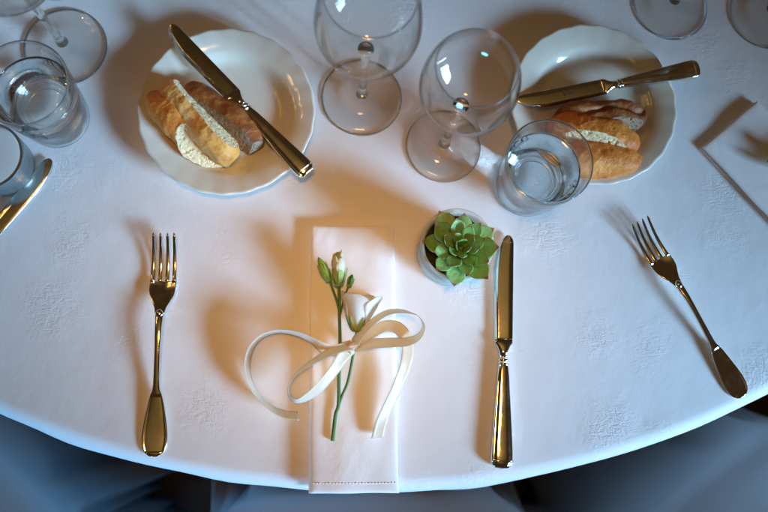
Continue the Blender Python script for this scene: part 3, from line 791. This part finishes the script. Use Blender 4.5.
    for k in range(4): petal('petal', M['petal'], mtx, core, 0.1 + k * 1.57, ln * 0.98, 2.0, 0.0036, 0.0168, 0.0015, 1, 0.3)
    sepals(mtx, core, 6, 0.0135, 0.0036, 0.0118, 0.2)
    return r
sp = make_sprig('flower_sprig')
tag(sp, 'sprig of ivory lisianthus with buds on green stems, tied by the bow in full view', 'flower sprig', 'flower sprigs on napkins')

def make_bow(name):
    r = empty(name, NO); W = 0.0112
    def strip(nm, pts, par=r, w=W, cut=None):
        """pts: (u, v, h, tilt degrees); tilt 0 lies flat, 90 stands on edge"""
        P = [tuple(L(u, v, h)) + (t,) for u, v, h, t in pts]; P = spline(P, 10); V, F, UV = [], [], []; m = 6
        s = 0.0
        for i, q in enumerate(P):
            p_ = Vector(q[:3]); d = (Vector(P[min(i + 1, len(P) - 1)][:3]) - Vector(P[max(i - 1, 0)][:3])).normalized()
            if i: s += (p_ - Vector(P[i - 1][:3])).length
            hz = d.cross(Vector((0, 0, 1)))
            hz = hz.normalized() if hz.length > 1e-4 else Vector((1, 0, 0))
            up = hz.cross(d).normalized(); t = math.radians(q[3]); wd = hz * math.cos(t) + up * math.sin(t)
            nrm = d.cross(wd).normalized()
            for k in range(m + 1):
                f = -0.5 + k / m
                e = 0.0
                if cut == 'end' and i == len(P) - 1: e = 0.003 * f
                V.append(p_ + wd * (w * f) + nrm * (0.00035 * (1 - 4 * f * f) + 0.0005 * noise.noise(Vector((s * 60, f * 1.2, len(pts))))) + d * e); UV.append((s * 40, k / m))
        for i in range(len(P) - 1):
            for k in range(m):
                a = i * (m + 1) + k; F.append((a, a + 1, a + m + 2, a + m + 1))
        o = mesh(nm, V, F, M['satin'], par); uv = o.data.uv_layers.new(name='UVMap')
        for lp in o.data.loops: uv.data[lp.index].uv = UV[lp.vertex_index]
        return solidify(o, 0.00018, 0)
    t0 = NT + 0.006
    strip('left_tail', [(352, 346, t0 + .004, 20), (340, 350, t0 + .006, 25), (326, 349, t0 + .009, 35), (312, 340.5, t0 + .012, 66), (298, 334, t0 + .013, 76), (280, 331.5, .022, 80), (263, 336, .019, 78), (252, 347, .016, 74), (247.5, 363, .013, 72), (249, 379, .011, 72), (257, 395, .0095, 71), (271, 408, .0085, 68), (284, 414, .008, 55), (298, 416, .007, 52)], cut='end')
    strip('left_loop', [(352, 347, t0 + .004, 20), (342, 358, t0 + .004, 28), (334, 370, t0 + .005, 35), (321, 386, t0 + .006, 45), (308, 397, t0 + .006, 58), (297, 401.5, t0 + .005, 72), (289, 396, t0 + .005, 80), (289, 385, t0 + .007, 84), (297, 373, t0 + .010, 74), (312, 362, t0 + .013, 62), (328, 353, t0 + .013, 50), (341, 348, t0 + .010, 40), (352, 345.5, t0 + .007, 25)])
    strip('right_loop', [(354, 347, t0 + .005, 30), (362, 345, t0 + .007, 34), (375, 343.5, t0 + .010, 36), (394, 342.5, t0 + .013, 38), (408, 341.5, t0 + .015, 46), (419, 336, t0 + .017, 66), (423.5, 326, t0 + .018, 84), (418, 316, t0 + .019, 100), (404, 311.5, t0 + .020, 112), (388, 312.5, t0 + .019, 118), (374, 321, t0 + .016, 122), (363, 332, t0 + .012, 130), (355, 342, t0 + .008, 140)])
    strip('right_tail', [(354, 344, t0 + .003, 30), (366, 336, t0 + .006, 30), (382, 327, t0 + .010, 24), (396, 327, t0 + .011, 10), (405, 336, t0 + .010, 8), (408, 350, t0 + .008, 14), (405, 367, t0 + .006, 24), (397, 388, t0 + .003, 34), (388, 407, t0 + .001, 34), (381, 424, t0 - .001, 26), (377.5, 438, t0 - .003, 18)], cut='end')
    # knot: short band wrapped over the crossing
    V, F = [], []; c = L(353.5, 346, t0 + .004); n, m = 28, 7
    ax = Vector((0.85, 0.45, 0)).normalized(); sd = Vector((-ax.y, ax.x, 0))
    for j in range(m):
        f = -1 + 2 * j / (m - 1)
        for i in range(n):
            a = 2 * math.pi * i / n; k = 0.80 + 0.07 * math.sin(3 * a + f * 2) + 0.04 * math.sin(9 * a - f * 3)
            V.append(c + ax * (0.0052 * f) + sd * (0.0060 * math.cos(a) * k * (1 - 0.18 * (1 - f * f))) + Vector((0, 0, 0.0056 * math.sin(a) * k * (1 - 0.12 * f * f))))
    for j in range(m - 1):
        for i in range(n): F.append((j * n + i, j * n + (i + 1) % n, j * n + n + (i + 1) % n, j * n + n + i))
    o = mesh('knot', V, F, M['satin'], r); solidify(o, 0.0005, 0)
    uv = o.data.uv_layers.new(name='UVMap')
    for lp in o.data.loops: q = lp.vertex_index; uv.data[lp.index].uv = ((q % n) / n, (q // n) / (m - 1))
    return r
bow = make_bow('ribbon_bow')
tag(bow, 'cream satin ribbon bow with loops and trailing tails, tied round the flower sprig', 'ribbon')
# neighbouring place: napkin, sprig and bow again, turned to face the next chair
RZ = math.radians(40.0)
topc = px(730.5, 123, NT * 0.6); off = Matrix.Rotation(RZ, 4, 'Z') @ Vector((-0.002, 0.1187, 0))
NO2 = Vector((topc.x - off.x, topc.y - off.y, TZ))
for src, lab, cat, grp in ((na, 'white folded napkin at the neighbouring place, lying beyond the slanting fork', 'napkin', 'folded napkins'),
                           (sp, 'flower sprig lying on the neighbouring napkin beyond the slanting fork', 'flower sprig', 'flower sprigs on napkins'),
                           ):
    c = copy_tree(src); c.location = NO2 + (Vector((0.028, 0.004, 0)) if src is sp else Vector()); c.rotation_euler = (0, 0, RZ); c.scale = (1, 1, 0.65); tag(c, lab, cat, grp)

# ------------------------------------------------------------------ bread
def bread(name, a, b, wid, hgt, cuts, crust, crumb, seed, zb, label, group, power=(2.6, 2.2), taper=0.0, split=0.0):
    """loaf piece from pixel a to pixel b; cuts = [(normal, offset)] in local axes (x along, y to the left of it, z up).
    The cut sides are real dense faces with pores pressed into them."""
    A, B = px(a[0], a[1], zb + hgt * 0.5), px(b[0], b[1], zb + hgt * 0.5); ln = (B - A).length; d = (B - A)
    bm = bmesh.new(); bmesh.ops.create_icosphere(bm, subdivisions=7, radius=1.0)
    e = 2.0 / power[0]; g = 2.0 / power[1]; sd = Vector((seed * 1.7, seed, -seed))
    cut_v = set()
    for v in bm.verts:
        x, y, z = v.co
        x2 = math.copysign(abs(x) ** e, x); y2 = math.copysign(abs(y) ** g, y); z2 = math.copysign(abs(z) ** g, z)
        p_ = Vector((x2 * ln / 2, y2 * wid / 2 * (1 - taper * x2), z2 * hgt / 2 * (1 - 0.5 * taper * x2)))
        nr = Vector((x, y, z))
        n0 = noise.noise(p_ * 24 + sd); n1 = noise.noise(p_ * 60 + sd); n2 = noise.noise(p_ * 170 + sd); n3 = noise.noise(p_ * 480 + sd)
        rdg = 1 - abs(noise.noise(p_ * 75 + sd * 2)) * 2
        amp = min(wid, hgt)
        p_ += nr * amp * (0.12 * n0 + 0.07 * n1 + 0.020 * n2 + 0.005 * n3 + 0.02 * max(0, rdg - 0.6))
        if split > 0:                                            # bakers slash torn open along the top
            q = abs(y2 - 0.25 - 0.18 * math.sin(x2 * 5 + seed) - 0.2 * n1)
            if z2 > 0 and abs(x2) < 0.93: p_ -= nr * split * math.exp(-(q / 0.16) ** 2)
        if p_.z < -hgt * 0.40: p_.z = -hgt * 0.40 + (p_.z + hgt * 0.40) * 0.1
        for nrm, offs in cuts:
            n_ = Vector(nrm).normalized(); t_ = n_.dot(p_) - offs - 0.0010 * noise.noise(p_ * 55 + sd)
            if t_ > 0:
                p_ -= n_ * t_; cut_v.add(v.index)
                h1 = noise.noise(p_ * 300 + sd); h2 = noise.noise(p_ * 720 - sd)
                p_ -= n_ * (0.0030 * max(0, h1 - 0.22) + 0.0014 * max(0, h2 - 0.12) + 0.0006 * n1)
        v.co = p_
    r = empty(name, (0, 0, 0)); r.location = ((A.x + B.x) / 2, (A.y + B.y) / 2, TZ + zb + hgt * 0.405); r.rotation_euler = (0, 0, math.atan2(d.y, d.x))
    for f in bm.faces: f.material_index = 1 if all(v.index in cut_v for v in f.verts) else 0
    for nm, mi, mt in (('crust', 0, crust), ('crumb', 1, crumb)):
        b2 = bm.copy()
        bmesh.ops.delete(b2, geom=[f for f in b2.faces if f.material_index != mi], context='FACES')
        if not b2.faces: b2.free(); continue
        for f in b2.faces: f.material_index = 0
        frombm(nm, b2, mt, r)
    bm.free()
    return tag(r, label, 'bread', group)
WELL = 0.0058
g1, g2 = 'bread slices on the plate with the crossing knife', 'rolls on the plate behind the tumbler'
bread('bread_slice', (151, 94), (226, 171), 0.036, 0.032, [((0.45, -0.22, 0.86), 0.0095)], M['crust_a'], M['crumb'], 1, WELL, 'golden crusted bread slice with white cut face turned up, outermost of three', g1, (2.3, 2.0))
bread('bread_slice', (165, 84), (231, 158), 0.033, 0.036, [((0.0, 0.88, 0.46), 0.0110)], M['crust_b'], M['crumb'], 5, WELL, 'pale golden bread slice in the middle of the three cut slices', g1, (3.4, 2.3))
bread('bread_slice', (186, 84), (260, 147), 0.034, 0.027, [((0.05, -0.9, 0.42), 0.0085), ((0.93, -0.36, 0.1), 0.0400)], M['crust_c'], M['crumb_d'], 9, WELL, 'dark brown bread slice lying against the knife, darkest of three', g1, (3.0, 2.3), -0.15)
bread('bread_roll', (554, 119), (648, 115), 0.034, 0.032, [((0.0, -0.92, 0.4), 0.0105), ((0.9, -0.4, 0.2), 0.043)], M['crust_c'], M['crumb_d'], 13, WELL, 'dark brown bread roll piece lying under the knife handle', g2, (2.6, 2.1), 0.0, 0.004)
bread('bread_roll', (550, 120), (641, 144), 0.035, 0.038, [((0.0, -0.90, 0.44), 0.0135), ((0.95, 0.2, 0.1), 0.0450)], M['crust_d'], M['crumb'], 17, WELL, 'golden bread roll piece in the middle with pale split along its side', g2, (2.8, 2.1))
bread('bread_roll', (552, 159), (643, 157), 0.037, 0.034, [((-1, 0, 0.2), 0.040)], M['crust_d'], M['crumb'], 23, WELL, 'glossy golden bread roll end seen partly through the water tumbler', g2, (2.1, 2.0), 0.10)
